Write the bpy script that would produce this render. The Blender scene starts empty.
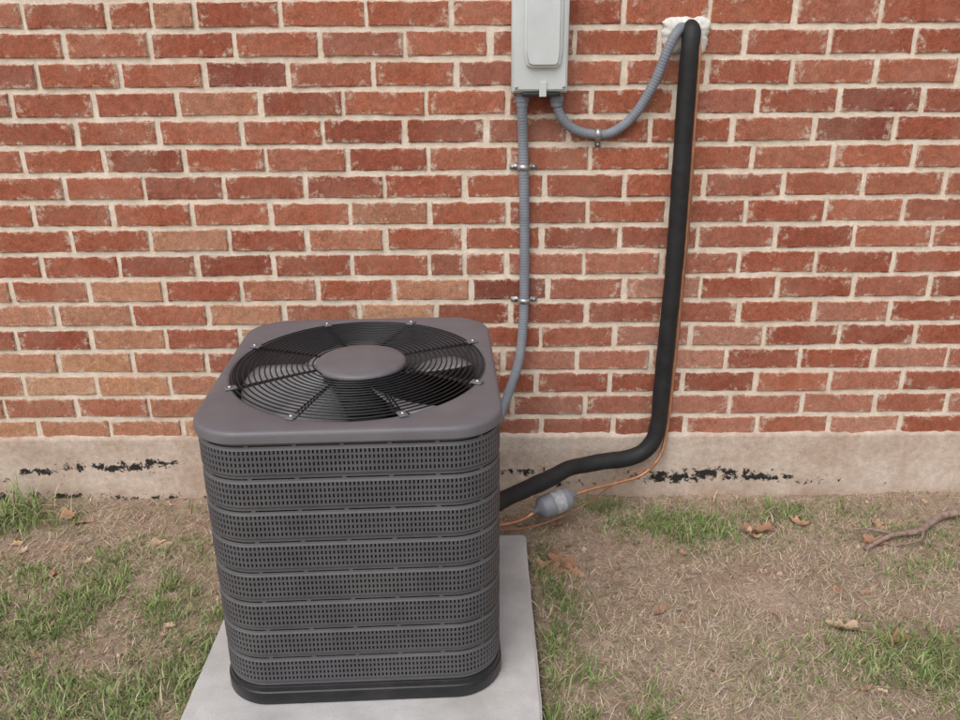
import bpy, bmesh, math, random
import numpy as np
from mathutils import Vector, Matrix, noise as mn
random.seed(7); rng=np.random.default_rng(11)
scene=bpy.context.scene
D=2.54           # wall face distance (y)
H=1.489          # camera height

# ------------------------------------------------------------------ helpers
def new_mat(name):
    m=bpy.data.materials.new(name); m.use_nodes=True
    nt=m.node_tree; b=nt.nodes['Principled BSDF']
    return m,nt,b
def N(nt,t,**kw):
    n=nt.nodes.new(t)
    for k,v in kw.items():
        if k in n.inputs: n.inputs[k].default_value=v
        else: setattr(n,k,v)
    return n
def noise(nt,scale,detail=4,rough=.55,coord='Object',dist=0):
    tc=nt.nodes.new('ShaderNodeTexCoord')
    n=nt.nodes.new('ShaderNodeTexNoise'); n.inputs['Scale'].default_value=scale
    n.inputs['Detail'].default_value=detail; n.inputs['Roughness'].default_value=rough
    n.inputs['Distortion'].default_value=dist
    nt.links.new(tc.outputs[coord],n.inputs['Vector']); return n
def ramp(nt,src,stops):
    r=nt.nodes.new('ShaderNodeValToRGB'); e=r.color_ramp.elements
    while len(e)<len(stops): e.new(.5)
    for i,(p,c) in enumerate(stops):
        e[i].position=p; e[i].color=(c,c,c,1) if isinstance(c,(int,float)) else (*c,1)
    nt.links.new(src,r.inputs[0]); return r
def mix(nt,fac,a,b,mode='MIX'):
    n=nt.nodes.new('ShaderNodeMix'); n.data_type='RGBA'; n.blend_type=mode
    for s,v in ((0,fac),(6,a),(7,b)):
        if hasattr(v,'is_output') : nt.links.new(v,n.inputs[s])
        elif s==0: n.inputs[0].default_value=v
        else: n.inputs[s].default_value=(*v,1)
    return n.outputs[2]
def math_(nt,op,a,b=None):
    n=nt.nodes.new('ShaderNodeMath'); n.operation=op
    for i,v in enumerate((a,b)):
        if v is None: continue
        if hasattr(v,'is_output'): nt.links.new(v,n.inputs[i])
        else: n.inputs[i].default_value=v
    return n.outputs[0]
def bump(nt,b,src,strength,dist=.005,prev=None):
    n=nt.nodes.new('ShaderNodeBump'); n.inputs['Strength'].default_value=strength
    n.inputs['Distance'].default_value=dist
    nt.links.new(src,n.inputs['Height'])
    if prev is not None: nt.links.new(prev,n.inputs['Normal'])
    nt.links.new(n.outputs[0],b.inputs['Normal']); return n.outputs[0]
def simple(name,col,rough=.5,metal=0,var=.25,vscale=25,bs=.15,bscale=150,spec=.5,dirt=None):
    m,nt,b=new_mat(name)
    n=noise(nt,vscale,5)
    lo=tuple(c*(1-var) for c in col); hi=tuple(min(1,c*(1+var)) for c in col)
    c=mix(nt,ramp(nt,n.outputs[0],[(.3,0.),(.7,1.)]).outputs[0],lo,hi)
    if dirt:
        n3=noise(nt,vscale*.35,6,.7)
        c=mix(nt,ramp(nt,n3.outputs[0],[(.50,0.),(.75,.6)]).outputs[0],c,dirt)
    nt.links.new(c,b.inputs['Base Color'])
    r=ramp(nt,n.outputs[0],[(.2,max(0,rough-.1)),(.8,min(1,rough+.1))])
    nt.links.new(r.outputs[0],b.inputs['Roughness'])
    b.inputs['Metallic'].default_value=metal
    b.inputs['Specular IOR Level'].default_value=spec
    if bs>0:
        n2=noise(nt,bscale,3); bump(nt,b,n2.outputs[0],bs,.002)
    return m
def mk(name,verts,faces,mat=None,smooth=False,parent=None,loc=None):
    me=bpy.data.meshes.new(name); me.from_pydata([tuple(v) for v in verts],[],faces); me.update()
    if smooth:
        me.polygons.foreach_set('use_smooth',[True]*len(me.polygons))
    o=bpy.data.objects.new(name,me); scene.collection.objects.link(o)
    if mat: me.materials.append(mat)
    if parent: o.parent=parent
    if loc: o.location=loc
    return o
def empty(name,loc=(0,0,0),rz=0):
    o=bpy.data.objects.new(name,None); o.location=loc; o.rotation_euler[2]=rz
    o.empty_display_size=.1; scene.collection.objects.link(o); return o
def catmull(P,k=10):
    P=[Vector(p) for p in P]; Q=[P[0]*2-P[1]]+P+[P[-1]*2-P[-2]]; out=[]
    for i in range(1,len(Q)-2):
        for j in range(k):
            t=j/k; a,b,c,d=Q[i-1],Q[i],Q[i+1],Q[i+2]
            out.append(.5*((2*b)+(c-a)*t+(2*a-5*b+4*c-d)*t*t+(3*b-a-3*c+d)*t**3))
    out.append(P[-1]); return out
def resample(P,step):
    out=[P[0]]; acc=0
    for a,b in zip(P[:-1],P[1:]):
        l=(b-a).length; t=step-acc
        while t<=l:
            out.append(a.lerp(b,t/l)); t+=step
        acc=l-(t-step)
    out.append(P[-1]); return out
def tube_geo(P,r,seg=14,closed=False):
    V=[];F=[];n=len(P)
    up=Vector((0,0,1)); T0=(P[1]-P[0]).normalized()
    if abs(T0.dot(up))>.9: up=Vector((1,0,0))
    nrm=(up-T0*up.dot(T0)).normalized()
    for i,p in enumerate(P):
        if closed: T=(P[(i+1)%n]-P[i-1]).normalized()
        else: T=(P[min(i+1,n-1)]-P[max(i-1,0)]).normalized()
        nrm=(nrm-T*nrm.dot(T)).normalized(); bi=T.cross(nrm)
        rr=r[i] if hasattr(r,'__len__') else r
        for s in range(seg):
            a=2*math.pi*s/seg; V.append(p+nrm*math.cos(a)*rr+bi*math.sin(a)*rr)
    m=n if closed else n-1
    for i in range(m):
        for s in range(seg):
            a=i*seg+s; b=i*seg+(s+1)%seg; j=(i+1)%n
            F.append((a,b,j*seg+(s+1)%seg,j*seg+s))
    if not closed:
        F.append(tuple(range(seg))[::-1]); F.append(tuple((n-1)*seg+s for s in range(seg)))
    return V,F
def tube(name,P,r,mat,seg=14,k=10,parent=None,smooth=True,closed=False,cat=True,rib=None,wob=None):
    Q=catmull(P,k) if cat else [Vector(p) for p in P]
    if rib:
        Q=resample(Q,rib[0]/4); r=[r+rib[1]*math.cos(math.pi/2*i) for i in range(len(Q))]
    elif wob:
        Q=resample(Q,.012); r=[r+wob*mn.noise(p*9)+wob*.6*mn.noise(p*31) for p in Q]
    V,F=tube_geo(Q,r,seg,closed); return mk(name,V,F,mat,smooth,parent)
def lathe(name,prof,mat,seg=32,parent=None,M=None,smooth=True):
    V=[];F=[]
    for r,z in prof:
        for s in range(seg):
            a=2*math.pi*s/seg; V.append(Vector((r*math.cos(a),r*math.sin(a),z)))
    for i in range(len(prof)-1):
        for s in range(seg):
            F.append((i*seg+s,i*seg+(s+1)%seg,(i+1)*seg+(s+1)%seg,(i+1)*seg+s))
    F.append(tuple(range(seg))[::-1]); F.append(tuple((len(prof)-1)*seg+s for s in range(seg)))
    if M is not None: V=[M@v for v in V]
    return mk(name,V,F,mat,smooth,parent)
def bev_box(name,lo,hi,mat,bw=.004,parent=None,seg=2):
    bm=bmesh.new(); bmesh.ops.create_cube(bm,size=1)
    for v in bm.verts:
        v.co=Vector([lo[i]+(v.co[i]+.5)*(hi[i]-lo[i]) for i in range(3)])
    bmesh.ops.bevel(bm,geom=bm.edges[:],offset=bw,segments=seg,affect='EDGES',profile=.5)
    me=bpy.data.meshes.new(name); bm.to_mesh(me); bm.free()
    for p in me.polygons: p.use_smooth=True
    o=bpy.data.objects.new(name,me); scene.collection.objects.link(o); me.materials.append(mat)
    if parent: o.parent=parent
    return o
def join_geo(lst):
    V=[];F=[]
    for v,f in lst:
        o=len(V); V+=list(v); F+=[tuple(i+o for i in q) for q in f]
    return V,F
def sstep(a,b,x):
    t=np.clip((x-a)/(b-a),0,1); return t*t*(3-2*t)

# ------------------------------------------------------------------ brick wall
L=.243; C=.081; GAP=.0150
Z0=.552-.081*4
ROWOFF={16:-.316,15:-.451,14:-.306,13:-.397,12:-.462,11:-.395,10:-.287,9:-.396,8:-.292,7:-.401,6:-.27,5:-.385,4:-.29,3:-.41,2:-.30,1:-.38,0:-.28}
def brick_wall():
    V=[];F=[];COL=[]
    nx,nz=13,6
    pal=[((.36,.100,.056),3),((.40,.118,.064),4),((.32,.088,.052),1.8),((.43,.135,.076),2.5),((.345,.108,.068),1.5),((.26,.075,.050),.35)]
    tan=[(.56,.285,.165),(.60,.33,.20),(.52,.25,.145),(.50,.23,.14)]
    pink=[(.46,.19,.13),(.43,.165,.11),(.50,.235,.165)]
    tot=sum(w for _,w in pal)
    U=[0,.015,.06,.16,.28,.40,.5,.60,.72,.84,.94,.985,1]; W=[0,.05,.33,.66,.95,1]
    for r in range(0,40):
        z=Z0+r*C
        if z>3.4: break
        off=ROWOFF.get(r,-.394+(.5*L if (r-13)%2 else 0)+random.uniform(-.02,.02))
        for i in range(-24,27):
            xl0=off+i*L+GAP/2; xr0=off+(i+1)*L-GAP/2
            segs=[(xl0,xr0)]
            if random.random()<.02:
                mid=(xl0+xr0)/2+random.uniform(-.02,.02); segs=[(xl0,mid-GAP*.45),(mid+GAP*.45,xr0)]
            for (xl,xr) in segs:
                t=random.random()*tot
                for c,w in pal:
                    t-=w
                    if t<=0: break
                xm=(xl+xr)/2
                pale=float(sstep(1.0,.40,z+random.uniform(-.12,.12)))*(.95 if xm<-.1 else (.7 if xm<.9 else .6))
                if random.random()<pale:
                    c2=random.choice(tan if xm<-.1 else pink)
                    k=random.uniform(.4,1) ; c=tuple(a*(1-k)+b*k for a,b in zip(c,c2))
                elif random.random()<.05:
                    c2=random.choice(tan+pink); c=tuple(a*.6+b*.4 for a,b in zip(c,c2))
                j=random.uniform(.92,1.08); c=tuple(min(1,a*j) for a in c)
                dy=random.uniform(-.0018,.0018); tilt=random.uniform(-.006,.006)
                dz0=random.uniform(-.0017,.0017); dz1=random.uniform(-.0017,.0017)
                a=xl+random.uniform(-.003,.003); b=xr+random.uniform(-.003,.003)
                base=len(V)
                for jz in range(nz):
                    for ix in range(nx):
                        u=U[ix]; w=W[jz]
                        ex=ix in(0,nx-1); ez=jz in(0,nz-1)
                        x=a+(b-a)*u; zz=z+GAP/2+(C-GAP)*w+dz0*(1-u)+dz1*u
                        if ex or ez:
                            x+=random.uniform(-.0018,.0018); zz+=random.uniform(-.0023,.0023)
                            y=D+.0035+dy
                        else: y=D+dy+tilt*(u-.5)+random.uniform(-.0005,.0005)
                        V.append((x,y,zz)); COL+= [c[0],c[1],c[2],1. if (ex or ez) else (.0 if .1<u<.9 and jz in(2,3) else .5)]
                for jz in range(nz-1):
                    for ix in range(nx-1):
                        p=base+jz*nx+ix; F.append((p,p+1,p+nx+1,p+nx))
                loop=[base+ix for ix in range(nx)]+[base+jz*nx+nx-1 for jz in range(1,nz)]+[base+(nz-1)*nx+ix for ix in range(nx-2,-1,-1)]+[base+jz*nx for jz in range(nz-2,0,-1)]
                b2=len(V)
                for q_ in loop:
                    x,y,zz=V[q_]; V.append((x,D+.02,zz)); COL+=[c[0],c[1],c[2],1.]
                n=len(loop)
                for k2 in range(n):
                    F.append((loop[k2],b2+k2,b2+(k2+1)%n,loop[(k2+1)%n]))
    m,nt,b=new_mat('brick')
    at=N(nt,'ShaderNodeAttribute',attribute_name='Col')
    n1=noise(nt,60,7,.72); n2=noise(nt,6,5,.6); n3=noise(nt,260,3,.7); n4=noise(nt,38,6,.75)
    c=mix(nt,1,at.outputs['Color'],ramp(nt,n1.outputs[0],[(.25,.58),(.5,.96),(.75,1.32)]).outputs[0],'MULTIPLY')
    c=mix(nt,1,c,ramp(nt,n3.outputs[0],[(.3,.62),(.6,1.12)]).outputs[0],'MULTIPLY')
    c=mix(nt,ramp(nt,n2.outputs[0],[(.42,.03),(.75,.28)]).outputs[0],c,(.56,.38,.28))
    e=math_(nt,'MULTIPLY',at.outputs['Alpha'],.55)
    sm=math_(nt,'ADD',e,ramp(nt,n4.outputs[0],[(.35,0.),(.8,1.)]).outputs[0])
    smf=ramp(nt,sm,[(.62,0.),(.92,.85)]).outputs[0]
    c=mix(nt,smf,c,(.66,.53,.42))
    nt.links.new(c,b.inputs['Base Color']); b.inputs['Roughness'].default_value=.92
    b.inputs['Specular IOR Level'].default_value=.2
    tc=nt.nodes.new('ShaderNodeTexCoord'); mp=nt.nodes.new('ShaderNodeMapping'); mp.inputs['Scale'].default_value=(1,1,.35)
    nt.links.new(tc.outputs['Object'],mp.inputs[0])
    nn=nt.nodes.new('ShaderNodeTexNoise'); nn.inputs['Scale'].default_value=190; nn.inputs['Detail'].default_value=4; nn.inputs['Roughness'].default_value=.7
    nt.links.new(mp.outputs[0],nn.inputs['Vector'])
    p=bump(nt,b,nn.outputs[0],.8,.005); bump(nt,b,n1.outputs[0],.5,.006,p)
    o=mk('brick_wall',V,F,m)
    a=o.data.color_attributes.new('Col','FLOAT_COLOR','POINT'); a.data.foreach_set('color',COL)
    m2,nt,b=new_mat('mortar')
    n1=noise(nt,22,6,.7); n3=noise(nt,400,3,.6)
    c=mix(nt,ramp(nt,n1.outputs[0],[(.3,0.),(.66,1.)]).outputs[0],(.62,.50,.39),(.86,.76,.63))
    c=mix(nt,1,c,ramp(nt,n3.outputs[0],[(.3,.80),(.6,1.06)]).outputs[0],'MULTIPLY')
    nt.links.new(c,b.inputs['Base Color']); b.inputs['Roughness'].default_value=.95
    p=bump(nt,b,n3.outputs[0],.5,.002); bump(nt,b,n1.outputs[0],.5,.01,p)
    xs=np.arange(-6,6.3,.02); zs=np.arange(.16,3.45,.02); MV=[];MF=[]
    for z in zs:
        for x in xs:
            MV.append((x,D+.0056+.0028*mn.noise(Vector((x*38,z*38,0)))+.0015*mn.noise(Vector((x*9,z*9,5))),z))
    nx=len(xs)
    for j in range(len(zs)-1):
        for i in range(nx-1):
            q=j*nx+i; MF.append((q,q+1,q+nx+1,q+nx))
    mk('mortar_joints',MV,MF,m2,True,o)
    bev_box('wall_core',(-6,D+.03,.1),(6.2,D+.3,3.4),m2,.01,o)
brick_wall()

# ------------------------------------------------------------------ foundation
def foundation():
    blobs=[(-1.25,.130,.13,.014,1.05),(-1.12,.145,.07,.010,1),(-1.50,.118,.12,.009,.95),(-1.56,.015,.22,.018,.9),(-1.22,.004,.2,.016,.85),(-.95,.01,.1,.014,.7),
           (.14,.105,.10,.010,.95),(.30,.06,.08,.012,.6),(.68,.078,.13,.016,1.05),(.82,.098,.12,.013,.95),(.98,.074,.12,.011,1.05),(.60,.095,.08,.010,.85),(1.15,.055,.12,.009,.6),(1.5,.05,.1,.01,.4),(-2.2,.1,.4,.02,.9),(2.2,.09,.3,.02,.8)]
    xs=np.arange(-6,6.25,.012); zs=np.linspace(-.12,.253,32); V=[];F=[];T=[]
    nzr=len(zs)
    for j,z in enumerate(zs):
        for x in xs:
            n=mn.noise(Vector((x*6,z*10,1)))*.003+mn.noise(Vector((x*30,z*40,2)))*.0012
            zz=z
            y=D-.006+n
            if j>=nzr-2:
                zz=z+.008*mn.noise(Vector((x*9,0,3)))+.005*mn.noise(Vector((x*40,0,3)))
            if j==nzr-1: y=D+.012
            V.append((x,y,zz))
            t=0
            for bx,bz,rx,rz,s in blobs:
                q=((x-bx)/rx)**2+((z-bz)/rz)**2
                if q<9: t=max(t,s*math.exp(-q*.4))
            T+=[t,t,t,1]
    nx=len(xs)
    for j in range(len(zs)-1):
        for i in range(nx-1):
            q=j*nx+i; F.append((q,q+1,q+nx+1,q+nx))
    m,nt,b=new_mat('foundation_concrete')
    n1=noise(nt,5,7,.65); n2=noise(nt,45,7,.7); n3=noise(nt,300,3)
    c=mix(nt,ramp(nt,n1.outputs[0],[(.35,0.),(.65,1.)]).outputs[0],(.52,.39,.31),(.67,.56,.47))
    c=mix(nt,1,c,ramp(nt,n2.outputs[0],[(.3,.74),(.65,1.10)]).outputs[0],'MULTIPLY')
    tc=nt.nodes.new('ShaderNodeTexCoord'); sp=nt.nodes.new('ShaderNodeSeparateXYZ'); nt.links.new(tc.outputs['Object'],sp.inputs[0])
    zz=math_(nt,'ADD',sp.outputs[2],math_(nt,'MULTIPLY',n1.outputs[0],.16))
    c=mix(nt,ramp(nt,zz,[(.05,.75),(.17,0.)]).outputs[0],c,(.38,.25,.18))
    at=N(nt,'ShaderNodeAttribute',attribute_name='Tar')
    nn=noise(nt,30,8,.78,dist=.3)
    t=math_(nt,'ADD',math_(nt,'MULTIPLY',at.outputs['Fac'],.36),math_(nt,'MULTIPLY',nn.outputs[0],1.6))
    t=math_(nt,'MULTIPLY',t,ramp(nt,at.outputs['Fac'],[(.03,0.),(.15,1.)]).outputs[0])
    tf=ramp(nt,t,[(.560,0.),(.568,1.)])
    # ramp domain is 0..1, so rescale first
    ts=math_(nt,'MULTIPLY',t,.5); nt.links.new(ts,tf.inputs[0]); tf.color_ramp.elements[0].position=.528; tf.color_ramp.elements[1].position=.538
    tf=tf.outputs[0]
    c=mix(nt,tf,c,(.020,.017,.015))
    nt.links.new(c,b.inputs['Base Color']); b.inputs['Roughness'].default_value=.9
    p=bump(nt,b,n3.outputs[0],.35,.002); p=bump(nt,b,n2.outputs[0],.45,.006,p); bump(nt,b,tf,.4,.003,p)
    o=mk('concrete_foundation',V,F,m,True)
    a=o.data.color_attributes.new('Tar','FLOAT_COLOR','POINT'); a.data.foreach_set('color',T)
foundation()

# ------------------------------------------------------------------ ground density maps
def blob(x,y,L_):
    r=np.zeros_like(x)
    for bx,by,rx,ry,s in L_:
        r=np.maximum(r,s*np.exp(-(((x-bx)/rx)**2+((y-by)/ry)**2)*1.0))
    return r
GR=[(-1.12,1.98,.38,.20,.95),(-.98,1.58,.34,.20,1),(-1.52,2.40,.18,.10,.9),(-.76,1.75,.10,.24,.8),(-1.4,1.75,.4,.3,.7),(-1.0,2.22,.25,.08,.4),
    (.22,1.68,.085,.36,1.0),(.20,2.10,.05,.18,.65),(.70,2.33,.24,.11,.95),(1.16,1.70,.26,.13,.8),(1.05,2.42,.35,.06,.55),(1.5,2.3,.3,.12,.4),(.42,2.47,.12,.04,.55),(.36,1.50,.16,.12,.5),(.75,1.65,.25,.15,.22),(1.35,2.1,.25,.12,.3)]
ST=[(.62,1.72,.45,.34,1.3),(1.15,2.05,.5,.28,1.2),(-1.15,2.15,.40,.22,.9),(-.9,1.9,.3,.4,.8),(.35,2.1,.2,.3,.7),(-1.3,1.6,.5,.4,.9),(.8,2.35,.35,.15,.7)]
BARE=[(.83,2.03,.15,.11,1),(-1.02,1.74,.12,.07,1),(-.72,2.06,.10,.12,.8),(.38,2.22,.14,.12,.8),(-.85,2.40,.35,.07,.8),(1.25,1.88,.12,.06,.4),(-1.35,2.22,.2,.05,.7),(1.2,2.2,.3,.06,.6)]
def vnoise(x,y,s,seed):
    r=np.random.default_rng(seed); G=r.random((256,256)); u=x*s+100; v=y*s+100
    i=np.floor(u).astype(int); j=np.floor(v).astype(int); fu=u-i; fv=v-j; fu=fu*fu*(3-2*fu); fv=fv*fv*(3-2*fv)
    g=lambda a,b:G[a%256,b%256]
    return (g(i,j)*(1-fu)+g(i+1,j)*fu)*(1-fv)+(g(i,j+1)*(1-fu)+g(i+1,j+1)*fu)*fv
def dens(x,y):
    n=vnoise(x,y,7,1)*.35+vnoise(x,y,19,2)*.35+vnoise(x,y,43,3)*.3
    far=sstep(1.6,2.4,np.abs(x))+sstep(1.35,1.0,y); far=np.clip(far,0,1)
    g=blob(x,y,GR); g=np.maximum(g,far*.7); s=np.maximum(blob(x,y,ST),far*.6); b=blob(x,y,BARE)
    g=np.clip(g*2.6*(n-.30)*1.9,0,1)*(1-b*.9); g=g+.045*(1-b); s=np.clip((s+.25)*(vnoise(x,y,5,9)*.8+.4),0,1)*(1-b*.8)
    return np.clip(g,0,1),s
def gz(x,y):
    z=.012*(vnoise(x,y,3,21)-.5)+.012*(vnoise(x,y,9,22)-.5)+.008*(vnoise(x,y,30,23)-.5)+.005*(vnoise(x,y,80,24)-.5)
    z=z+.028*np.exp(-(((x-.83)/.13)**2+((y-2.03)/.11)**2))-.018*np.exp(-(((x-.83)/.06)**2+((y-1.93)/.05)**2))
    z=z+.012*sstep(2.42,2.54,y)-.004
    z=z+.012*np.exp(-((x-.16)/.05)**2)*(y<2.25)
    return z
def ground():
    def axis(lo,hi,st,far):
        c=list(np.arange(lo,hi,st)); d=st; a=c[0]; pre=[]
        while a>-far: d*=1.35; a-=d; pre.append(a)
        d=st; a=c[-1]; post=[]
        while a<far: d*=1.35; a+=d; post.append(a)
        return np.array(pre[::-1]+c+post)
    xs=axis(-2.0,2.0,.0085,400); ys=axis(1.2,2.6,.0085,400)
    X,Y=np.meshgrid(xs,ys); x=X.ravel(); y=Y.ravel()
    z=gz(x,y)
    infl=sstep(12,3,np.abs(x))*sstep(12,3,np.abs(y)); z=z*infl
    pad=(x>-.70)&(x<.146)&(y>1.37)&(y<2.23); z=np.where(pad,-.02,z)
    z=np.where(y>2.6,-.03,z)
    g,s=dens(x,y)
    V=np.stack([x,y,z],1); nx=len(xs); ny=len(ys)
    I,J=np.meshgrid(np.arange(nx-1),np.arange(ny-1)); q=(J*nx+I).ravel(); F=np.stack([q,q+1,q+nx+1,q+nx],1)
    me=bpy.data.meshes.new('ground'); me.vertices.add(len(V)); me.vertices.foreach_set('co',V.ravel())
    me.loops.add(F.size); me.loops.foreach_set('vertex_index',F.ravel()); me.polygons.add(len(F))
    me.polygons.foreach_set('loop_start',np.arange(0,F.size,4)); me.polygons.foreach_set('use_smooth',np.ones(len(F),bool))
    me.update(calc_edges=True); me.validate()
    o=bpy.data.objects.new('ground',me); scene.collection.objects.link(o)
    a=me.color_attributes.new('G','FLOAT_COLOR','POINT'); a.data.foreach_set('color',np.stack([g,s,g*0,g*0+1],1).ravel())
    m,nt,b=new_mat('soil')
    n1=noise(nt,4,6,.6); n2=noise(nt,40,7,.75); n3=noise(nt,220,4,.75)
    c=mix(nt,ramp(nt,n1.outputs[0],[(.3,0.),(.7,1.)]).outputs[0],(.40,.27,.195),(.55,.41,.315))
    c=mix(nt,1,c,ramp(nt,n2.outputs[0],[(.28,.50),(.5,.95),(.72,1.25)]).outputs[0],'MULTIPLY')
    c=mix(nt,1,c,ramp(nt,n3.outputs[0],[(.3,.60),(.62,1.18)]).outputs[0],'MULTIPLY')
    at=N(nt,'ShaderNodeAttribute',attribute_name='G'); sp=nt.nodes.new('ShaderNodeSeparateColor'); nt.links.new(at.outputs['Color'],sp.inputs[0])
    c=mix(nt,math_(nt,'MULTIPLY',sp.outputs[1],.4),c,(.48,.40,.31))
    c=mix(nt,math_(nt,'MULTIPLY',sp.outputs[0],.5),c,(.20,.185,.10))
    nt.links.new(c,b.inputs['Base Color']); b.inputs['Roughness'].default_value=.95; b.inputs['Specular IOR Level'].default_value=.15
    p=bump(nt,b,n3.outputs[0],.8,.005); p=bump(nt,b,n2.outputs[0],.8,.015,p)
    me.materials.append(m)
ground()

# ------------------------------------------------------------------ grass
def blades(name,n,kind,region,mat):
    x=rng.uniform(region[0],region[1],n); y=rng.uniform(region[2],region[3],n)
    g,s=dens(x,y); d=g if kind=='green' else s
    keep=(rng.random(n)<d)&~((x>-.705)&(x<.150)&(y>1.36)&(y<2.235))
    x=x[keep]; y=y[keep]; d=d[keep]; n=len(x); z=gz(x,y)-.002
    if kind=='green':
        ln=rng.uniform(.018,.050,n)*(0.6+.6*d); w=rng.uniform(.0013,.0032,n); lean=rng.uniform(.4,1.5,n)
        base=np.array([[.17,.25,.07],[.23,.32,.10],[.31,.39,.16],[.45,.43,.23],[.11,.17,.05]])
        col=base[rng.choice(5,n,p=[.27,.28,.2,.14,.11])]
    else:
        ln=rng.uniform(.015,.06,n); w=rng.uniform(.0008,.0022,n); lean=rng.uniform(1.1,1.55,n)
        base=np.array([[.58,.46,.34],[.70,.60,.47],[.46,.33,.24],[.30,.20,.14],[.52,.45,.29]])
        col=base[rng.choice(5,n,p=[.3,.2,.22,.13,.15])]
    col=col*rng.uniform(.75,1.25,n)[:,None]
    az=rng.uniform(0,2*np.pi,n); dx=np.cos(az); dy=np.sin(az); tw=az+np.pi/2+rng.uniform(-.8,.8,n); wx=np.cos(tw); wy=np.sin(tw)
    l1=ln*.5; h1=np.cos(lean*.6)*l1; o1=np.sin(lean*.6)*l1; h2=h1+np.cos(lean*1.25)*l1; o2=o1+np.sin(lean*1.25)*l1
    if kind!='green': h1=np.maximum(h1*.35,.002); h2=np.maximum(h2,.0015); 
    h2=np.maximum(h2,.003)
    P=np.zeros((n,5,3))
    P[:,0]=np.stack([x-wx*w*.5,y-wy*w*.5,z],1); P[:,1]=np.stack([x+wx*w*.5,y+wy*w*.5,z],1)
    P[:,2]=np.stack([x+dx*o1+wx*w*.5,y+dy*o1+wy*w*.5,z+h1],1); P[:,3]=np.stack([x+dx*o1-wx*w*.5,y+dy*o1-wy*w*.5,z+h1],1)
    P[:,4]=np.stack([x+dx*o2,y+dy*o2,z+h2],1)
    P[:,:,1]=np.minimum(P[:,:,1],D-.008)
    b=np.arange(n)*5
    loops=np.stack([b,b+1,b+2,b+3,b+3,b+2,b+4],1).ravel()
    starts=np.stack([np.arange(n)*7,np.arange(n)*7+4],1).ravel()
    me=bpy.data.meshes.new(name); me.vertices.add(n*5); me.vertices.foreach_set('co',P.ravel())
    me.loops.add(len(loops)); me.loops.foreach_set('vertex_index',loops.astype(np.int32)); me.polygons.add(2*n); me.polygons.foreach_set('loop_start',starts.astype(np.int32))
    me.update(calc_edges=True); me.validate()
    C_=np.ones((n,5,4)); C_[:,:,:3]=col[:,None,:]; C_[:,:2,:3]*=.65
    a=me.color_attributes.new('Col','FLOAT_COLOR','POINT'); a.data.foreach_set('color',C_.ravel())
    me.materials.append(mat); o=bpy.data.objects.new(name,me); scene.collection.objects.link(o); print(name,n); return o
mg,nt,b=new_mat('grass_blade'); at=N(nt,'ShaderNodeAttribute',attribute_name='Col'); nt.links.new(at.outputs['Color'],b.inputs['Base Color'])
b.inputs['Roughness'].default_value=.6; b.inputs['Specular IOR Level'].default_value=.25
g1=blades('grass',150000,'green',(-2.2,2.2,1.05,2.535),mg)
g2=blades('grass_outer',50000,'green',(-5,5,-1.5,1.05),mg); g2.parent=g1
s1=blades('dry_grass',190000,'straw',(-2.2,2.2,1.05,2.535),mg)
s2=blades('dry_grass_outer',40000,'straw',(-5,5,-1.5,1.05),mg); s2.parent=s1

def tuft(cx,cy,n,h,spread,V,F,COL):
    for i in range(n):
        az=random.uniform(0,6.28); l=h*random.uniform(.5,1); le=random.uniform(.2,1.1); w=random.uniform(.0025,.0050)
        bx=cx+random.gauss(0,spread); by=min(D-.03,cy+random.gauss(0,spread*.5)); base=len(V); c=random.choice([(.17,.27,.08),(.24,.33,.11),(.32,.37,.16),(.55,.46,.31)])
        px=-math.sin(az); py=math.cos(az)
        for k in range(5):
            t=k/4; a=le*t*1.2; o_=l*t*math.sin(a); hh=l*t*math.cos(a); ww=w*(1-t**2)+.0003
            for s in(-1,1):
                V.append((bx+math.cos(az)*o_+px*ww*s*.5,min(D-.012,by+math.sin(az)*o_+py*ww*s*.5),hh)); COL.extend([*c,1])
        for k in range(4): F.append((base+2*k,base+2*k+1,base+2*k+3,base+2*k+2))
V=[];F=[];COL=[]
tuft(-1.56,2.44,70,.17,.05,V,F,COL); tuft(-1.45,2.38,40,.10,.06,V,F,COL); tuft(-1.15,2.2,20,.06,.07,V,F,COL); tuft(-1.25,1.95,60,.08,.12,V,F,COL)
tuft(-1.62,2.30,40,.14,.05,V,F,COL); tuft(.24,1.65,60,.07,.05,V,F,COL); tuft(.20,1.9,40,.06,.04,V,F,COL); tuft(-.86,1.62,50,.08,.08,V,F,COL); tuft(.75,2.32,40,.06,.09,V,F,COL);tuft(1.15,1.68,50,.06,.10,V,F,COL)
tuft(-1.04,1.55,60,.07,.12,V,F,COL); tuft(-.74,1.9,30,.06,.03,V,F,COL); tuft(.8,1.75,18,.05,.15,V,F,COL); tuft(-.95,2.46,15,.09,.08,V,F,COL); tuft(1.0,2.44,25,.06,.15,V,F,COL)
o=mk('weeds',V,F,mg); a=o.data.color_attributes.new('Col','FLOAT_COLOR','POINT'); a.data.foreach_set('color',COL)

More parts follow.
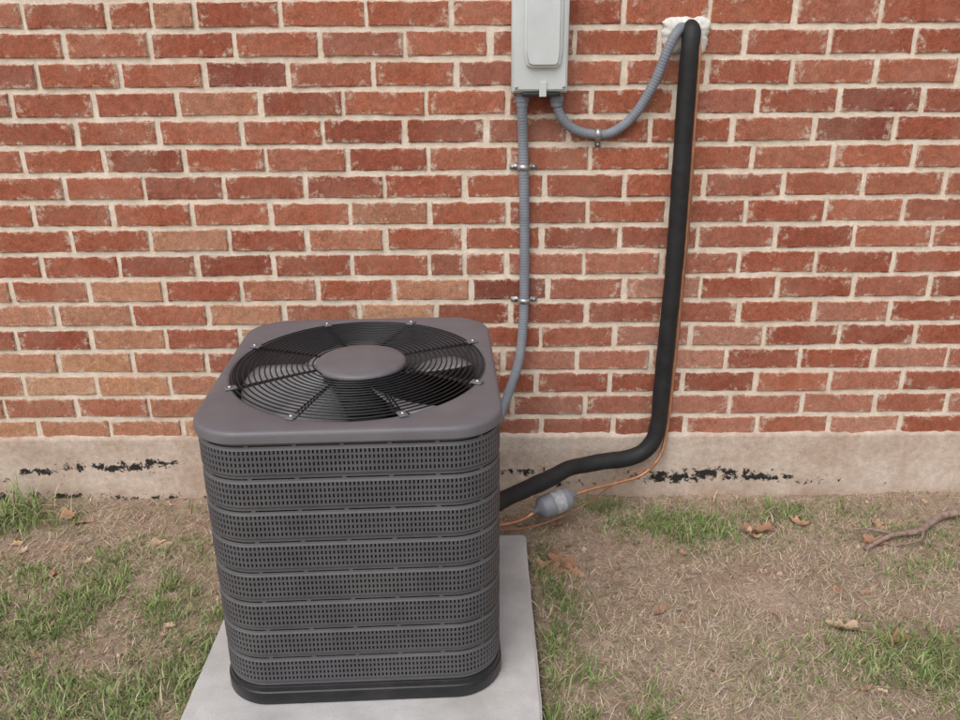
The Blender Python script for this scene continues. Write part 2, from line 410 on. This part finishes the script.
# ------------------------------------------------------------------ leaves, twigs, pebbles
def leaves():
    spots=[(.90,2.31,.055),(.87,2.29,.035),(.245,2.15,.05),(.20,2.11,.045),(.27,2.10,.04),(.98,1.83,.05),(1.09,1.78,.04),(-1.03,2.26,.045),(-1.40,2.44,.04),
           (-1.33,2.40,.035),(1.24,2.24,.035),(-.60,2.3,.03),(1.05,2.36,.03),(-1.3,2.1,.03),(.5,1.9,.025),(.22,2.18,.035),(1.30,2.35,.04)]
    for i in range(120): spots.append((random.uniform(-1.9,1.9),random.uniform(1.3,2.5),random.uniform(.008,.020)))
    for i in range(120): spots.append((random.uniform(-5,5),random.uniform(-1.5,1.2),random.uniform(.02,.045)))
    V=[];F=[];COL=[]
    for x,y,s in spots:
        if -.72<x<.16 and 1.35<y<2.25: continue
        az=random.uniform(0,6.28); cu=random.uniform(-.5,1.1); cv=random.uniform(.3,1.6); c=random.choice([(.44,.25,.16),(.52,.33,.22),(.58,.42,.29),(.34,.18,.11),(.50,.36,.25)])
        R=Matrix.Rotation(az,3,'Z')@Matrix.Rotation(random.uniform(-.35,.35),3,'X')
        z0=float(gz(np.array([x]),np.array([y]))[0])+.005
        base=len(V); n=32
        for ring in (0,.5,1.):
            for k in range(n):
                t=2*math.pi*k/n
                rr=(.42+.58*abs(math.cos(t))**.8)*(1+.22*math.cos(7*t))*(1.0 if math.cos(t)>-.9 else .9)
                u=rr*math.cos(t)*ring; v=rr*math.sin(t)*ring*.75
                p=R@Vector((u*s,v*s,s*(cu*u*u*.5+cv*v*v*.9)+random.uniform(-.03,.03)*s)); V.append((p.x+x,min(p.y+y,D-.01),max(p.z,-.003)+z0)); COL+=[*[q*(.8+.3*ring) for q in c],1]
        for r in range(2):
            for k in range(n):
                F.append((base+r*n+k,base+r*n+(k+1)%n,base+(r+1)*n+(k+1)%n,base+(r+1)*n+k))
    o=mk('fallen_leaves',V,F,mg,True); a=o.data.color_attributes.new('Col','FLOAT_COLOR','POINT'); a.data.foreach_set('color',COL)
leaves()
bark=simple('bark',(.28,.20,.16),.9,0,.4,60,.8,200)
br=empty('fallen_branch')
P=catmull([(1.19,2.19,.012),(1.30,2.25,.022),(1.40,2.28,.018),(1.52,2.36,.026),(1.68,2.40,.02)],8)
mk('main_stem',*tube_geo(P,[.006+.009*i/len(P) for i in range(len(P))],8),bark,True,br)
P=catmull([(1.32,2.255,.022),(1.24,2.29,.02),(1.17,2.30,.012)],8); mk('side_twig',*tube_geo(P,[.006-.004*i/len(P) for i in range(len(P))],7),bark,True,br)
P=catmull([(1.42,2.29,.02),(1.37,2.22,.022),(1.27,2.20,.014)],8); mk('side_twig_2',*tube_geo(P,[.006-.004*i/len(P) for i in range(len(P))],7),bark,True,br)
tw=[]
for i in range(120):
    x=random.uniform(-1.8,1.8); y=random.uniform(1.35,2.48)
    if -.75<x<.2 and y<2.28: continue
    a=random.uniform(0,6.28); l=random.uniform(.02,.08); z=float(gz(np.array([x]),np.array([y]))[0])+.004
    P=catmull([(x,y,z),(x+l*.5*math.cos(a),min(D-.02,y+l*.5*math.sin(a)),z+.004),(x+l*math.cos(a+.3),min(D-.02,y+l*math.sin(a+.3)),z)],3)
    tw.append(tube_geo(P,.0014,5))
mk('twigs',*join_geo(tw),bark)
def pebbles():
    bm=bmesh.new(); bmesh.ops.create_icosphere(bm,subdivisions=1,radius=1); bv=np.array([v.co for v in bm.verts]); bf=[tuple(v.index for v in f.verts) for f in bm.faces]; bm.free()
    V=[];F=[]
    for i in range(4500):
        x=random.uniform(-1.9,1.9); y=random.uniform(1.2,2.53); s=random.uniform(.0012,.0045) if random.random()<.93 else random.uniform(.005,.010)
        if -.71<x<.155 and y<2.24: continue
        z=float(gz(np.array([x]),np.array([y]))[0])
        b=bv*(1+rng.uniform(-.25,.25,(len(bv),1)))*s*rng.uniform(.6,1.2,3)+np.array([x,y,z+s*.2]); o=len(V)
        V+= [tuple(p) for p in b]; F+=[tuple(q+o for q in f) for f in bf]
    mk('soil_clods',V,F,simple('clod',(.48,.36,.28),.95,0,.4,30,.3,300))
pebbles()

# ------------------------------------------------------------------ pad
PADZ=.05
def pad():
    m=simple('pad_concrete',(.50,.485,.475),.88,0,.16,9,.6,200,.3,dirt=(.36,.32,.28))
    bm=bmesh.new(); bmesh.ops.create_cube(bm,size=1)
    for v in bm.verts:
        v.co=Vector((-.277+v.co.x*.83,1.806+v.co.y*.84,-.01+v.co.z*.12))
    bmesh.ops.bevel(bm,geom=bm.edges[:],offset=.006,segments=2,affect='EDGES')
    bmesh.ops.subdivide_edges(bm,edges=[e for e in bm.edges if e.calc_length()>.3],cuts=40,use_grid_fill=True)
    for v in bm.verts:
        n=mn.noise(v.co*25)*.0020; v.co+=Vector((n,n,n*.6))
    me=bpy.data.meshes.new('concrete_pad'); bm.to_mesh(me); bm.free(); me.materials.append(m)
    o=bpy.data.objects.new('concrete_pad',me); scene.collection.objects.link(o)
pad()

# ------------------------------------------------------------------ air conditioner
AC=empty('air_conditioner',(-.294,1.892,PADZ),math.radians(2.6))
HT=.703
m_lid=simple('lid_paint',(.138,.130,.142),.45,.0,.07,14,.12,600,.45,dirt=(.19,.18,.185))
m_body=simple('body_paint',(.096,.093,.100),.5,.0,.12,14,.12,500,.4,dirt=(.135,.127,.125))
m_blk=simple('black_plastic',(.014,.014,.016),.36,0,.3,30,.1,200,.5,dirt=(.04,.036,.033))
m_wire=simple('black_wire',(.012,.012,.013),.38,0,.1,30,0)
m_dark=simple('dark_interior',(.022,.021,.021),.8,0,.3,30,.2,100)
m_fan=simple('fan_blade',(.32,.32,.33),.5,.1,.2,12,.05,100)
m_motor=simple('motor',(.07,.07,.072),.5,.1,.2,12,.05,100)
m_screw=simple('screw',(.5,.5,.52),.3,.9,.1,10,0)
def rrect(hx,hy,r,n_c=14,n_s=24):
    pts=[];nr=[]
    cs=[(hx-r,-hy+r,-90),(hx-r,hy-r,0),(-hx+r,hy-r,90),(-hx+r,-hy+r,180)]
    for ci,(cx,cy,a0) in enumerate(cs):
        for k in range(n_c+1):
            a=math.radians(a0+90*k/n_c); pts.append((cx+r*math.cos(a),cy+r*math.sin(a))); nr.append((math.cos(a),math.sin(a)))
        nx_=cs[(ci+1)%4]; a=math.radians(a0+90); p0=pts[-1]; a1=math.radians(nx_[2]); p1=(nx_[0]+r*math.cos(a1),nx_[1]+r*math.sin(a1))
        for k in range(1,n_s):
            t=k/n_s; pts.append((p0[0]*(1-t)+p1[0]*t,p0[1]*(1-t)+p1[1]*t)); nr.append((math.cos(a),math.sin(a)))
    return pts,nr
HX,HY,CR=.331,.368,.115
def rings_mesh(name,rings,mat,parent,smooth=True,cap=False):
    V=[];F=[];n=len(rings[0])
    for r in rings: V+=r
    for i in range(len(rings)-1):
        for k in range(n): F.append((i*n+k,i*n+(k+1)%n,(i+1)*n+(k+1)%n,(i+1)*n+k))
    if cap: F.append(tuple(range(n))[::-1]); F.append(tuple((len(rings)-1)*n+k for k in range(n)))
    return mk(name,V,F,mat,smooth,parent)
def autos(o,ang=35):
    o.data.set_sharp_from_angle(angle=math.radians(ang))
def ac():
    pts,nr=rrect(HX,HY,CR)
    RG=.305; RY=1.06
    def off(o_,z): return [(p[0]+q[0]*o_,p[1]+q[1]*o_,z) for p,q in zip(pts,nr)]
    def circ(r,z): return [(r*math.cos(math.atan2(p[1],p[0])),RY*r*math.sin(math.atan2(p[1],p[0])),z) for p in pts]
    T=HT
    rings=[off(-.006,T-.026),off(.0,T-.026),off(.0,T-.010),off(-.0015,T-.0045),off(-.005,T-.0012),off(-.010,T),circ(RG+.008,T+.001),circ(RG+.002,T-.001),circ(RG,T-.006),circ(RG-.003,T-.04),circ(RG-.004,T-.13)]
    o=rings_mesh('top_lid',rings,m_lid,AC); autos(o,50)
    rings_mesh('inner_shroud',[circ(RG-.004,T-.13),circ(RG+.01,T-.16),circ(RG+.01,.06),circ(.001,.06)],m_dark,AC)
    geo=[]
    nR=16; DM=.006
    def gp(t,a,dz=0):
        r=RG-.004-(RG-.004-.112)*t; ry=1+(RY-1)*(1-max(0,min(1,t)))
        return Vector((r*math.cos(a),r*ry*math.sin(a),T+.003+DM*math.sin(max(0,min(1,t))*math.pi/2)+dz))
    for i in range(nR):
        t=i/(nR-1)
        geo.append(tube_geo([gp(t,a) for a in np.linspace(0,2*math.pi,96,endpoint=False)],.0020,6,True))
    angs=(25,68,112,155,205,248,292,335)
    for ang in angs:
        for da in (-1.0,1.0):
            geo.append(tube_geo([gp(t,math.radians(ang+da),-.004) for t in np.linspace(-.04,1.05,12)],.0022,6))
    mk('fan_guard',*join_geo(geo),m_wire,True,AC)
    for i,ang in enumerate(angs):
        a=math.radians(ang); M=Matrix.Translation((math.cos(a)*(RG+.006),RY*math.sin(a)*(RG+.006),T+.001))@Matrix.Rotation(a,4,'Z')
        c=bev_box('guard_clip_%d'%i,(-.016,-.010,0),(.012,.010,.005),m_lid,.002,AC); c.data.transform(M)
        lathe('guard_screw_%d'%i,[(.005,.0),(.005,.007),(.003,.009),(.0005,.0093)],m_screw,12,AC,M)
    HM=Matrix.Translation((.005,-.012,0))
    lathe('hub_cap',[(.104,T+.002),(.1085,T+.003),(.1095,T+.008),(.1085,T+.013),(.105,T+.017),(.098,T+.0195),(.06,T+.021),(.001,T+.0215)],m_lid,64,AC,HM)
    prof=[(.02,T-.17),(.080,T-.165)]
    for k in range(8):
        z=T-.15+k*.018; prof+=[(.090,z),(.090,z+.010),(.080,z+.012),(.080,z+.016)]
    prof+=[(.084,T+.002),(.02,T+.003)]
    o=lathe('fan_motor',prof,m_motor,48,AC); autos(o)
    V=[];F=[]
    for bi in range(5):
        a0=2*math.pi*bi/5+.35; base=len(V); nr_,nc=9,9
        for i in range(nr_):
            t=i/(nr_-1); r=.075+(.288-.075)*t; wdt=.55+.25*t-.12*t*t
            for j in range(nc):
                s=j/(nc-1)-.5; a=a0+.35*t+s*wdt*1.25
                z=T-.075+s*(-.10+.03*t)+.02*math.cos(s*3)
                V.append((r*math.cos(a),r*math.sin(a),z))
        for i in range(nr_-1):
            for j in range(nc-1):
                q=base+i*nc+j; F.append((q,q+1,q+nc+1,q+nc))
    o=mk('fan_blades',V,F,m_fan,True,AC); md=o.modifiers.new('s','SOLIDIFY'); md.thickness=.002
    # louvred panels ---------------------------------------------
    hx,hy,cr=HX-.008,HY-.008,CR-.007
    per=2*(2*hx-2*cr)+2*(2*hy-2*cr)+2*math.pi*cr
    def P(s):
        s=s%per
        segs=[('l',(hx,-hy+cr),(0,1),2*hy-2*cr,(1,0)),('c',(hx-cr,hy-cr),0),('l',(hx-cr,hy),(-1,0),2*hx-2*cr,(0,1)),('c',(-hx+cr,hy-cr),90),
              ('l',(-hx,hy-cr),(0,-1),2*hy-2*cr,(-1,0)),('c',(-hx+cr,-hy+cr),180),('l',(-hx+cr,-hy),(1,0),2*hx-2*cr,(0,-1)),('c',(hx-cr,-hy+cr),270)]
        for g in segs:
            if g[0]=='l':
                if s<=g[3]: return (g[1][0]+g[2][0]*s,g[1][1]+g[2][1]*s),g[4]
                s-=g[3]
            else:
                l=math.pi/2*cr
                if s<=l:
                    a=math.radians(g[2])+s/cr; return (g[1][0]+cr*math.cos(a),g[1][1]+cr*math.sin(a)),(math.cos(a),math.sin(a))
                s-=l
        return (hx,-hy+cr),(1,0)
    NG=26; CPG=11; gw=per/NG; cell=gw/CPG
    cols=[];kinds=[]
    for g in range(NG):
        s0=g*gw
        for c in range(CPG):
            a=s0+c*cell
            cols.append(a); kinds.append('slot'); cols.append(a+cell*.44); kinds.append('ribdiv' if c==CPG-1 else 'rib')
    zt=T-.029; zb=.052; NB=8; bp=(zt-zb-.008)/NB
    rows=[(zt,0)];rk=[]
    z=zt
    def add(dz,k,o_):
        nonlocal z
        z-=dz; rows.append((z,o_)); rk.append(k)
    for b_ in range(NB):
        q=bp/.0780
        add(.0050*q,'solid',-.001); add(.0035*q,'long',-.001); add(.0040*q,'solid',.0000); add(.0040*q,'solid',.0022)
        for r in range(4):
            add(.0093*q,'small',.0024); add(.0048*q,'solid',.0024 if r<3 else .0022)
        add(.0030*q,'solid',.0000)
        add(.0021*q,'solid',-.001)
    add(z-zb,'solid',-.001)
    V=[];F=[];nc=len(cols)
    for (zz,o_) in rows:
        for i,s in enumerate(cols):
            (px,py),(qx,qy)=P(s)
            V.append((px+qx*o_,py+qy*o_,zz))
    for j in range(len(rows)-1):
        for i in range(nc):
            k=kinds[i]
            if rk[j]=='small' and k=='slot': continue
            if rk[j]=='long' and k!='ribdiv' : 
                if not (k=='slot' and kinds[i-1]=='ribdiv'): continue
            i2=(i+1)%nc
            F.append((j*nc+i,(j+1)*nc+i,(j+1)*nc+i2,j*nc+i2))
    o=mk('louvered_panel',V,F,m_body,False,AC)
    md=o.modifiers.new('s','SOLIDIFY'); md.thickness=.002; md.offset=-1
    pc,ncr=rrect(HX-.017,HY-.017,CR-.012)
    m,nt,b=new_mat('coil_fins'); b.inputs['Base Color'].default_value=(.034,.033,.035,1); b.inputs['Roughness'].default_value=.6
    w=nt.nodes.new('ShaderNodeTexWave'); w.bands_direction='Z'; w.inputs['Scale'].default_value=60; tc=nt.nodes.new('ShaderNodeTexCoord'); nt.links.new(tc.outputs['Object'],w.inputs[0]); bump(nt,b,w.outputs[0],.5,.003)
    rings_mesh('coil',[[(p[0],p[1],.03) for p in pc],[(p[0],p[1],T-.03) for p in pc]],m,AC)
    def offb(o_,z): return [(p[0]+q[0]*o_,p[1]+q[1]*o_,z) for p,q in zip(pts,nr)]
    o=rings_mesh('base_pan',[offb(-.02,.0),offb(-.004,.0),offb(-.001,.004),offb(-.001,.030),offb(-.002,.034),offb(-.005,.036),offb(-.006,.046),offb(-.008,.0495),offb(-.03,.050)],m_blk,AC,cap=True); autos(o,40)
ac()

# ------------------------------------------------------------------ electrical box
m_box=simple('box_grey_paint',(.60,.63,.63),.45,.1,.06,12,.05,200,.5,dirt=(.50,.51,.50))
m_con=simple('conduit_grey',(.215,.23,.265),.6,0,.15,20,.15,120,.3,dirt=(.30,.30,.30))
m_rub=simple('pipe_insulation_foam',(.016,.016,.017),.62,0,.35,18,.6,70,.4,dirt=(.035,.033,.032))
m_cop=simple('copper',(.66,.33,.19),.4,.7,.25,25,.05,100,dirt=(.34,.17,.11))
m_gal=simple('galvanised_steel',(.50,.50,.52),.38,.8,.2,40,.1,100)
m_sil=simple('drier_paint',(.26,.27,.30),.5,.1,.12,20,.1,100)
m_wht=simple('sealant',(.70,.68,.64),.9,0,.2,50,1,60,dirt=(.42,.38,.33))
BX=empty('electrical_disconnect_box')
x0,x1=.095,.253; zb,zt=1.352,1.635; yb=D-.002
bev_box('enclosure',(x0,D-.070,zb),(x1,yb,zt),m_box,.004,BX)
def prism(name,outline,y0,y1,mat,parent,bw=.004):
    bm=bmesh.new(); vs=[bm.verts.new((p[0],y0,p[1])) for p in outline]; f=bm.faces.new(vs)
    r=bmesh.ops.extrude_face_region(bm,geom=[f]); 
    for v in r['geom']:
        if isinstance(v,bmesh.types.BMVert): v.co.y=y1
    bmesh.ops.recalc_face_normals(bm,faces=bm.faces[:])
    ed=[e for e in bm.edges if all(abs(v.co.y-min(y0,y1))<1e-5 for v in e.verts)]
    bmesh.ops.bevel(bm,geom=ed,offset=bw,segments=3,affect='EDGES')
    me=bpy.data.meshes.new(name); bm.to_mesh(me); bm.free(); me.materials.append(mat)
    for p in me.polygons: p.use_smooth=True
    me.set_sharp_from_angle(angle=math.radians(50))
    o=bpy.data.objects.new(name,me); scene.collection.objects.link(o); o.parent=parent; return o
prism('front_cover',[(x0+.004,zb+.006),(x1-.004,zb+.006),(x1-.004,zt-.006),(x0+.004,zt-.006)],D-.071,D-.086,m_box,BX,.004)
cx=(x0+x1)/2+.006
ol=[(cx-.052,zb+.262)]+[(cx-.052,zb+.11),(cx-.045,zb+.075),(cx-.030,zb+.068),(cx+.036,zb+.068),(cx+.048,zb+.078),(cx+.052,zb+.11)]+[(cx+.052,zb+.262)]
prism('raised_cover_panel',ol,D-.0865,D-.106,m_box,BX,.008)
prism('hasp',[(cx-.008,zb-.010),(cx+.012,zb-.010),(cx+.012,zb+.03),(cx-.008,zb+.03)],D-.0865,D-.092,m_box,BX,.001)
bev_box('bottom_gasket',(x0+.030,D-.080,zb-.010),(x1-.02,D-.02,zb+.001),m_blk,.002,BX)
bev_box('top_hood',(x0-.004,D-.094,zt-.004),(x1+.004,yb,zt+.012),m_box,.004,BX)
for i,(sx,sz) in enumerate(((x0+.012,zb+.016),(x1-.012,zb+.016))):
    lathe('cover_screw_%d'%i,[(.004,0),(.004,.003),(.001,.004)],m_gal,12,BX,Matrix.Translation((sx,D-.086,sz))@Matrix.Rotation(math.radians(90),4,'X'))
def fitting(name,x,y,z,parent):
    lathe(name,[(.016,-.040),(.018,-.037),(.018,-.026),(.0205,-.025),(.0205,-.010),(.017,-.009),(.017,0.0)],m_con,10,parent,Matrix.Translation((x,y,z)),smooth=False)
c1=empty('electrical_conduit')
tube('conduit_run',[(.127,D-.040,zb+.01),(.127,D-.040,1.30),(.131,D-.024,1.22),(.134,D-.020,1.14),(.140,D-.019,.95),(.141,D-.020,.80),(.141,D-.021,.72),(.138,D-.028,.64),(.125,D-.050,.53),(.09,D-.09,.43),(.045,D-.15,.34),(.0,D-.23,.28),(-.03,D-.32,.26)],.0150,m_con,18,12,c1,rib=(.0085,.0006))
fitting('box_fitting',.127,D-.040,zb-.001,c1)
c2=empty('electrical_conduit')
tube('conduit_run',[(.226,D-.040,zb+.01),(.226,D-.040,1.325),(.240,D-.036,1.285),(.275,D-.026,1.250),(.330,D-.019,1.232),(.392,D-.019,1.236),(.455,D-.024,1.285),(.505,D-.035,1.375),(.532,D-.045,1.455),(.552,D-.042,1.500),(.575,D-.015,1.522),(.59,D+.02,1.53)],.0140,m_con,18,12,c2,rib=(.0085,.0006))
fitting('box_fitting',.226,D-.040,zb-.001,c2)
def strap(x,z,r,ang=0,one=False):
    S=empty('conduit_strap')
    rr=r+.0018; prof=[]
    if not one: prof+=[(-rr-.024,-.0025),(-rr-.006,-.0025),(-rr-.001,-.006)]
    for k in range(13):
        a=math.pi-math.pi*k/12; prof.append((rr*math.cos(a),-.019-rr*math.sin(a)))
    prof+=[(rr+.001,-.006),(rr+.006,-.0025),(rr+.024,-.0025)]
    V=[];F=[]
    R=Matrix.Rotation(ang,3,'Y')
    for (a,b_) in prof:
        for zz in(-.008,.008):
            p=R@Vector((a,0,zz)); V.append((x+p.x,D+b_,z+p.z))
    for i in range(len(prof)-1): F.append((2*i,2*i+1,2*i+3,2*i+2))
    o=mk('strap_band',V,F,m_gal,True,S); md=o.modifiers.new('s','SOLIDIFY'); md.thickness=.0016; md.offset=0
    for sgn in ((1,) if one else (-1,1)):
        p=R@Vector((sgn*(rr+.015),0,0))
        lathe('strap_screw',[(.0055,0),(.0055,.004),(.003,.006),(.0005,.0065)],m_gal,10,S,Matrix.Translation((x+p.x,D-.003,z+p.z))@Matrix.Rotation(math.radians(90),4,'X'))
strap(.134,1.137,.0150); strap(.141,.722,.0150); strap(.352,1.232,.0140,math.radians(85),True)

# ------------------------------------------------------------------ refrigerant lines
yp=D-.040
tube('insulated_refrigerant_pipe',[(.603,D+.03,1.525),(.603,D-.002,1.520),(.602,D-.030,1.505),(.598,yp-.002,1.46),(.598,yp,1.38),(.600,yp,1.18),(.603,yp,.88),(.598,yp,.60),(.594,yp,.42),(.592,yp,.31),(.580,D-.045,.245),(.545,D-.052,.200),(.487,D-.062,.180),(.41,D-.08,.180),(.347,D-.10,.178),(.285,D-.14,.186),(.218,D-.19,.176),(.14,D-.255,.176),(.06,D-.34,.186),(-.02,D-.43,.19)],.0268,m_rub,22,10,wob=.0022)
cp=empty('copper_pipe')
tube('liquid_line',[(.618,D+.01,1.50),(.630,D-.018,1.47),(.634,D-.016,1.30),(.637,D-.014,1.0),(.636,D-.014,.7),(.632,D-.016,.45),(.624,D-.03,.28),(.602,D-.05,.18),(.54,D-.075,.125),(.45,D-.11,.115),(.37,D-.15,.118),(.30,D-.18,.112)],.0062,m_cop,10,10,cp)
tube('liquid_line_inlet',[(.175,D-.235,.086),(.14,D-.255,.072),(.09,D-.29,.075),(.02,D-.33,.09),(-.04,D-.38,.10)],.0065,m_cop,10,10,cp)
tube('thermostat_cable',[(.612,D-.005,1.50),(.640,D-.012,1.2),(.646,D-.010,.9),(.640,D-.010,.5),(.630,D-.02,.3),(.612,D-.05,.20),(.57,D-.075,.155),(.50,D-.09,.14),(.42,D-.10,.085),(.36,D-.15,.07),(.27,D-.22,.06),(.15,D-.29,.06),(.02,D-.35,.09)],.0028,simple('cable_brown',(.30,.14,.08),.6,0,.2,20,0),8,10)
A=Vector((.302,D-.18,.112)); B=Vector((.172,D-.236,.086)); ax=(A-B); ln=ax.length
M=Matrix.Translation(B)@ax.to_track_quat('Z','Y').to_matrix().to_4x4()
fd=empty('filter_drier')
lathe('drier_shell',[(.007,-.012),(.008,.004),(.018,.012),(.034,.022),(.0375,.030),(.0378,.05),(.0385,.051),(.0385,.056),(.0378,.057),(.0378,ln-.032),(.034,ln-.022),(.018,ln-.010),(.008,ln-.003),(.007,ln+.010)],m_sil,32,fd,M)
lab=simple('drier_label',(.42,.42,.43),.5,0,.3,60,0)
lathe('drier_label',[(.0382,.064),(.0383,.066),(.0383,ln-.045),(.0382,ln-.043)],lab,32,fd,M)

V=[];F=[];n=64
for ring,(rs,yo) in enumerate([(1.0,.001),(.95,-.008),(.8,-.014),(.6,-.018),(.4,-.020),(.2,-.021),(.01,-.020)]):
    for k in range(n):
        t=2*math.pi*k/n; sq=1/max(abs(math.cos(t)),abs(math.sin(t))); sq=min(sq,1.22)
        jit=1+.22*mn.noise(Vector((math.cos(t)*2.2,math.sin(t)*2.2,4)))+.12*mn.noise(Vector((math.cos(t)*8,math.sin(t)*8,1)))
        x=.594+.066*sq*rs*jit*math.cos(t); z=1.502+.048*sq*rs*jit*math.sin(t)
        V.append((x,D+yo+.008*mn.noise(Vector((x*70,z*70,0))),z))
for r in range(6):
    for k in range(n): F.append((r*n+k,r*n+(k+1)%n,(r+1)*n+(k+1)%n,(r+1)*n+k))
mk('wall_sealant',V,F,m_wht,True)

# ------------------------------------------------------------------ light, world, camera
el=math.radians(52); azx,azy=-.45,-.90
w=bpy.data.worlds.new('World'); scene.world=w; w.use_nodes=True; nt=w.node_tree
bg=nt.nodes['Background']; sky=nt.nodes.new('ShaderNodeTexSky'); sky.sky_type='NISHITA'; sky.sun_disc=False
sky.sun_elevation=el; sky.sun_rotation=math.atan2(azx,azy); sky.dust_density=3; sky.air_density=1.2
hs=nt.nodes.new('ShaderNodeHueSaturation'); hs.inputs['Saturation'].default_value=.40
nt.links.new(sky.outputs[0],hs.inputs['Color']); nt.links.new(hs.outputs[0],bg.inputs[0]); bg.inputs[1].default_value=.15
sd=bpy.data.lights.new('sun','SUN'); sd.energy=1.5; sd.angle=math.radians(50); sd.color=(1,.98,.955)
so=bpy.data.objects.new('sun',sd); scene.collection.objects.link(so)
dirv=Vector((azx*math.cos(el),azy*math.cos(el),math.sin(el)))
so.rotation_euler=dirv.to_track_quat('Z','Y').to_euler(); so.location=(0,0,6)
cam=bpy.data.cameras.new('camera'); co=bpy.data.objects.new('camera',cam); scene.collection.objects.link(co)
cam.lens=830/960*36; cam.sensor_width=36; cam.clip_end=2000; cam.clip_start=.05
co.matrix_world=Matrix.Translation((0,0,H))@Matrix.Rotation(math.radians(69),4,'X')@Matrix.Rotation(math.radians(-.4),4,'Z')
scene.camera=co
scene.view_settings.view_transform='Standard'; scene.view_settings.look='None'; scene.view_settings.exposure=0
